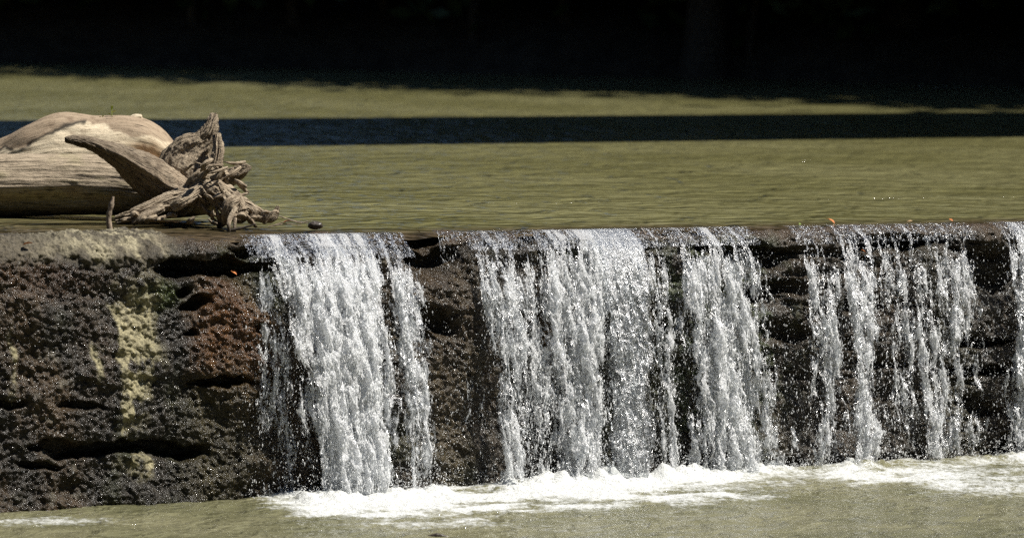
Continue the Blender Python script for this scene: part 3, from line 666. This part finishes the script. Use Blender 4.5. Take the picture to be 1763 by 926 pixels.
LEAVES = [(38, 427, .045, M_or, 'orange brown leaf lying on the pale rubble at the left end of the weir'),
    (407, 477, .042, M_or, 'bright orange leaf caught on the ledge left of the widest stream'),
    (1436, 388, .050, M_or, 'long orange leaf on the wet crest above the ragged right streams'),
    (1722, 392, .060, M_pale, 'pale green leaf on the crest near the right edge of the wall'),
    (1382, 392, .028, M_lg, 'small green leaf on the crest left of the long orange leaf'),
    (1330, 402, .026, M_lg, 'small green leaf above the dark hollow right of the broad lacy stream'),
    (1238, 404, .026, M_or, 'small rust leaf on the lip above the broad lacy stream'),
    (1490, 438, .024, M_or, 'small orange leaf stuck on rock at the top of the drip veil'),
    (1018, 402, .028, M_tan, 'small tan leaf on the crest above the smooth grey sheet'),
    (1560, 383, .030, M_tan, 'tan leaf on the crest above the veil of fine drips'),
    (724, 403, .026, M_tan, 'tan leaf on the crest above the dark square hollow'),
    (1640, 380, .026, M_or, 'small orange leaf on the crest left of the pale green leaf')]
for k, (x, y, L, mt, lb) in enumerate(LEAVES):
    c = wall_pt(x, y) + np.array([0, -.01, .016]); r = random.Random(k)
    v, f = leaf_vf(np.zeros(3), (math.cos(k * 2.1), math.sin(k * 1.3) * .5, .25), L * .42, L * 1.5, k, .3, 1 if mt is M_pale else .4)
    o = mesh_np('fallen_leaf', v, f, mt); o.location = tuple(c); tag(o, lb, 'leaf', 'leaves lying on the weir')
for x, y, mt, lb in ((493, 383, M_red, 'small red scrap tangled in the pale twigs beside the root end'),):
    v, f = leaf_vf(np.zeros(3), (1, -.2, .3), .014, .05, 3); o = mesh_np('red_scrap', v, f, mt); o.location = tuple(on_y(x - 5, y, 24.15)); tag(o, lb, 'scrap')

# ------------------------------------------------------------------ bridge over the pond, above the frame
E = [on_z(-60, 258), on_z(1823, 235), on_z(1823, 193), on_z(-60, 209)]
zd = 6.2; off = np.array(SUN) / SUN.z
n_a, n_b, f_b, f_a = [p + off * zd for p in E]
br = empty('road_bridge', tuple((n_a + n_b) / 2)); tag(br, 'flat concrete bridge crossing high over the pond, out of the picture', 'bridge')
def ext(a, b, k): d = (b - a); return a - d * k, b + d * k
n_a, n_b = ext(n_a, n_b, 1.1); f_a, f_b = ext(f_a, f_b, 1.1)
def slab(name, a, b, c, d, z0s, z1s, mat, parent):
    base = np.array(parent.location); q = np.array([a, b, c, d]); lo = q.copy(); hi = q.copy(); lo[:, 2] = z0s; hi[:, 2] = z1s
    v = np.concatenate([lo, hi]) - base; f = [(0, 3, 2, 1), (4, 5, 6, 7), (0, 1, 5, 4), (1, 2, 6, 5), (2, 3, 7, 6), (3, 0, 4, 7)]
    return mesh_np(name, v, f, mat, parent, smooth=False)
slab('deck', n_a, n_b, f_b, f_a, zd - .15, zd + .0, M_conc, br)
for a, b, s_ in ((n_a, n_b, 1), (f_a, f_b, -1)):
    nn = np.cross((b - a) / np.linalg.norm(b - a), [0, 0, 1]) * -.2 * s_
    slab('parapet', a + nn * .1, b + nn * .1, b + nn, a + nn, zd + .002, zd + .25, M_conc, br)

# ------------------------------------------------------------------ trees on the banks
def crown_mesh(name, rad, hgt_, nleaf, seed, size):
    r = np.random.default_rng(seed); nc = 26
    cl = r.normal(size=(nc, 3)); cl /= np.linalg.norm(cl, axis=1)[:, None]; cl *= r.random((nc, 1)) ** .45; cl *= np.array([rad, rad, hgt_ / 2])
    ci = r.integers(0, nc, nleaf); p = cl[ci] + r.normal(size=(nleaf, 3)) * np.array([rad, rad, hgt_ / 2]) * .22
    a = r.normal(size=(nleaf, 3)); a /= np.linalg.norm(a, axis=1)[:, None]; b = np.cross(a, r.normal(size=(nleaf, 3))); b /= np.linalg.norm(b, axis=1)[:, None]
    s = size * (.6 + .8 * r.random((nleaf, 1))); v = np.stack([p - a * s, p - b * s * .5, p + a * s, p + b * s * .5], 1)
    me = mesh_np(name, v.reshape(-1, 3), np.arange(nleaf * 4).reshape(-1, 4), M_leaf, smooth=False); d = me.data; bpy.data.objects.remove(me); return d
crowns = [crown_mesh('crown', 5.6, 9, 6500, 1, .34), crown_mesh('crown', 4.4, 7, 6000, 2, .3), crown_mesh('crown', 2.6, 3.0, 5000, 3, .2)]
def trunk_data(h, r0, seed):
    r = np.random.default_rng(seed); z = np.linspace(-.6, h, 9); x = np.cumsum(r.normal(0, .08, 9)); y = np.cumsum(r.normal(0, .08, 9))
    parts = [tube(np.stack([x, y, z], -1), r0 * (1 - .6 * (z + .6) / (h + .6)) * (1 + .5 * np.exp(-(z + .6) * 1.5)), 12)]
    for k in range(5):
        i = 4 + k % 4; a = r.uniform(0, 6.28); p0 = np.array([x[i], y[i], z[i]]); q = p0 + np.array([math.cos(a) * h * .3, math.sin(a) * h * .3, h * .25])
        parts.append(tube(np.linspace(p0, q, 4) + np.array([0, 0, .1]) * np.array([0, 1, 1, 0])[:, None], [r0 * .4, r0 * .3, r0 * .2, r0 * .1], 8))
    v, f = join_vf(parts); o = mesh_np('trunk', v, f, M_bark); d = o.data; bpy.data.objects.remove(o); return d
trunks = [trunk_data(9, .32, 1), trunk_data(7, .26, 2), trunk_data(2.2, .08, 3)]
def plant_tree(x, y, kind, sc, label, group, lean=0.0):
    z = float(ground_z(np.array([x]), np.array([y]))[0]); o = empty('bank_tree' if kind < 2 else 'bank_shrub', (x, y, z)); o.rotation_euler.z = x * 3.7; o.scale = (sc,) * 3
    tag(o, label, 'tree' if kind < 2 else 'shrub', group)
    t = bpy.data.objects.new('trunk', trunks[kind]); COL.objects.link(t); t.parent = o
    c = bpy.data.objects.new('crown', crowns[kind]); COL.objects.link(c); c.parent = o; a = x * 3.7; c.location = (-lean * math.sin(a), -lean * math.cos(a), (8.6, 6.6, 2.0)[kind])
G1 = 'trees in deep shade on the far bank'; L1 = 'dark leafy tree in deep shade on the far bank'
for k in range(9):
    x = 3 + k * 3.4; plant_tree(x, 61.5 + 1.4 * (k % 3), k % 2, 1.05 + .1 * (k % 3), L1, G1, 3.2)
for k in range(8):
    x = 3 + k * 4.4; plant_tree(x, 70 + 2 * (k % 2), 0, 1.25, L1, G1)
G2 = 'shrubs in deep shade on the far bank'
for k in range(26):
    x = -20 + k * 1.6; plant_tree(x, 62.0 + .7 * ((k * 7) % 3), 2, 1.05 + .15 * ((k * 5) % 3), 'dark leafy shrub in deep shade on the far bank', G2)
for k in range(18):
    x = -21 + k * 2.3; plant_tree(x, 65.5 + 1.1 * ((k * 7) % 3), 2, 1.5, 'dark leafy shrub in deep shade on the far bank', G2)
for k in range(4):
    plant_tree(17.5 + k * .8, 56.5 + 3.0 * k, 0, 1.4, 'leafy tree on the right bank of the pond', 'trees on the right bank')
for k in range(4):
    plant_tree(20 + (k % 2) * 3, 37 + k * 5, k % 2, 1.0, 'leafy tree on the right bank of the pond', 'trees on the right bank')

G3 = 'unseen trees added below the weir to block sky light'; L3 = 'unseen leafy tree added below the weir to block sky light'  # out-of-view trees, added to cut sky fill and reflections
for k in range(9):
    plant_tree(-22 + k * 5.4, -3 - 2.5 * (k % 2), 0, 1.3, L3, G3)
for k in range(5):
    plant_tree(-19.5 - (k % 2) * 2, 4 + k * 5.5, 0, 1.2, L3, G3); plant_tree(26 + (k % 2) * 2, 2 + k * 5, 0, 1.2, L3, G3)
for k in range(8):
    plant_tree(-24 + k * 6.5, -12, 0, 1.8, L3, G3)
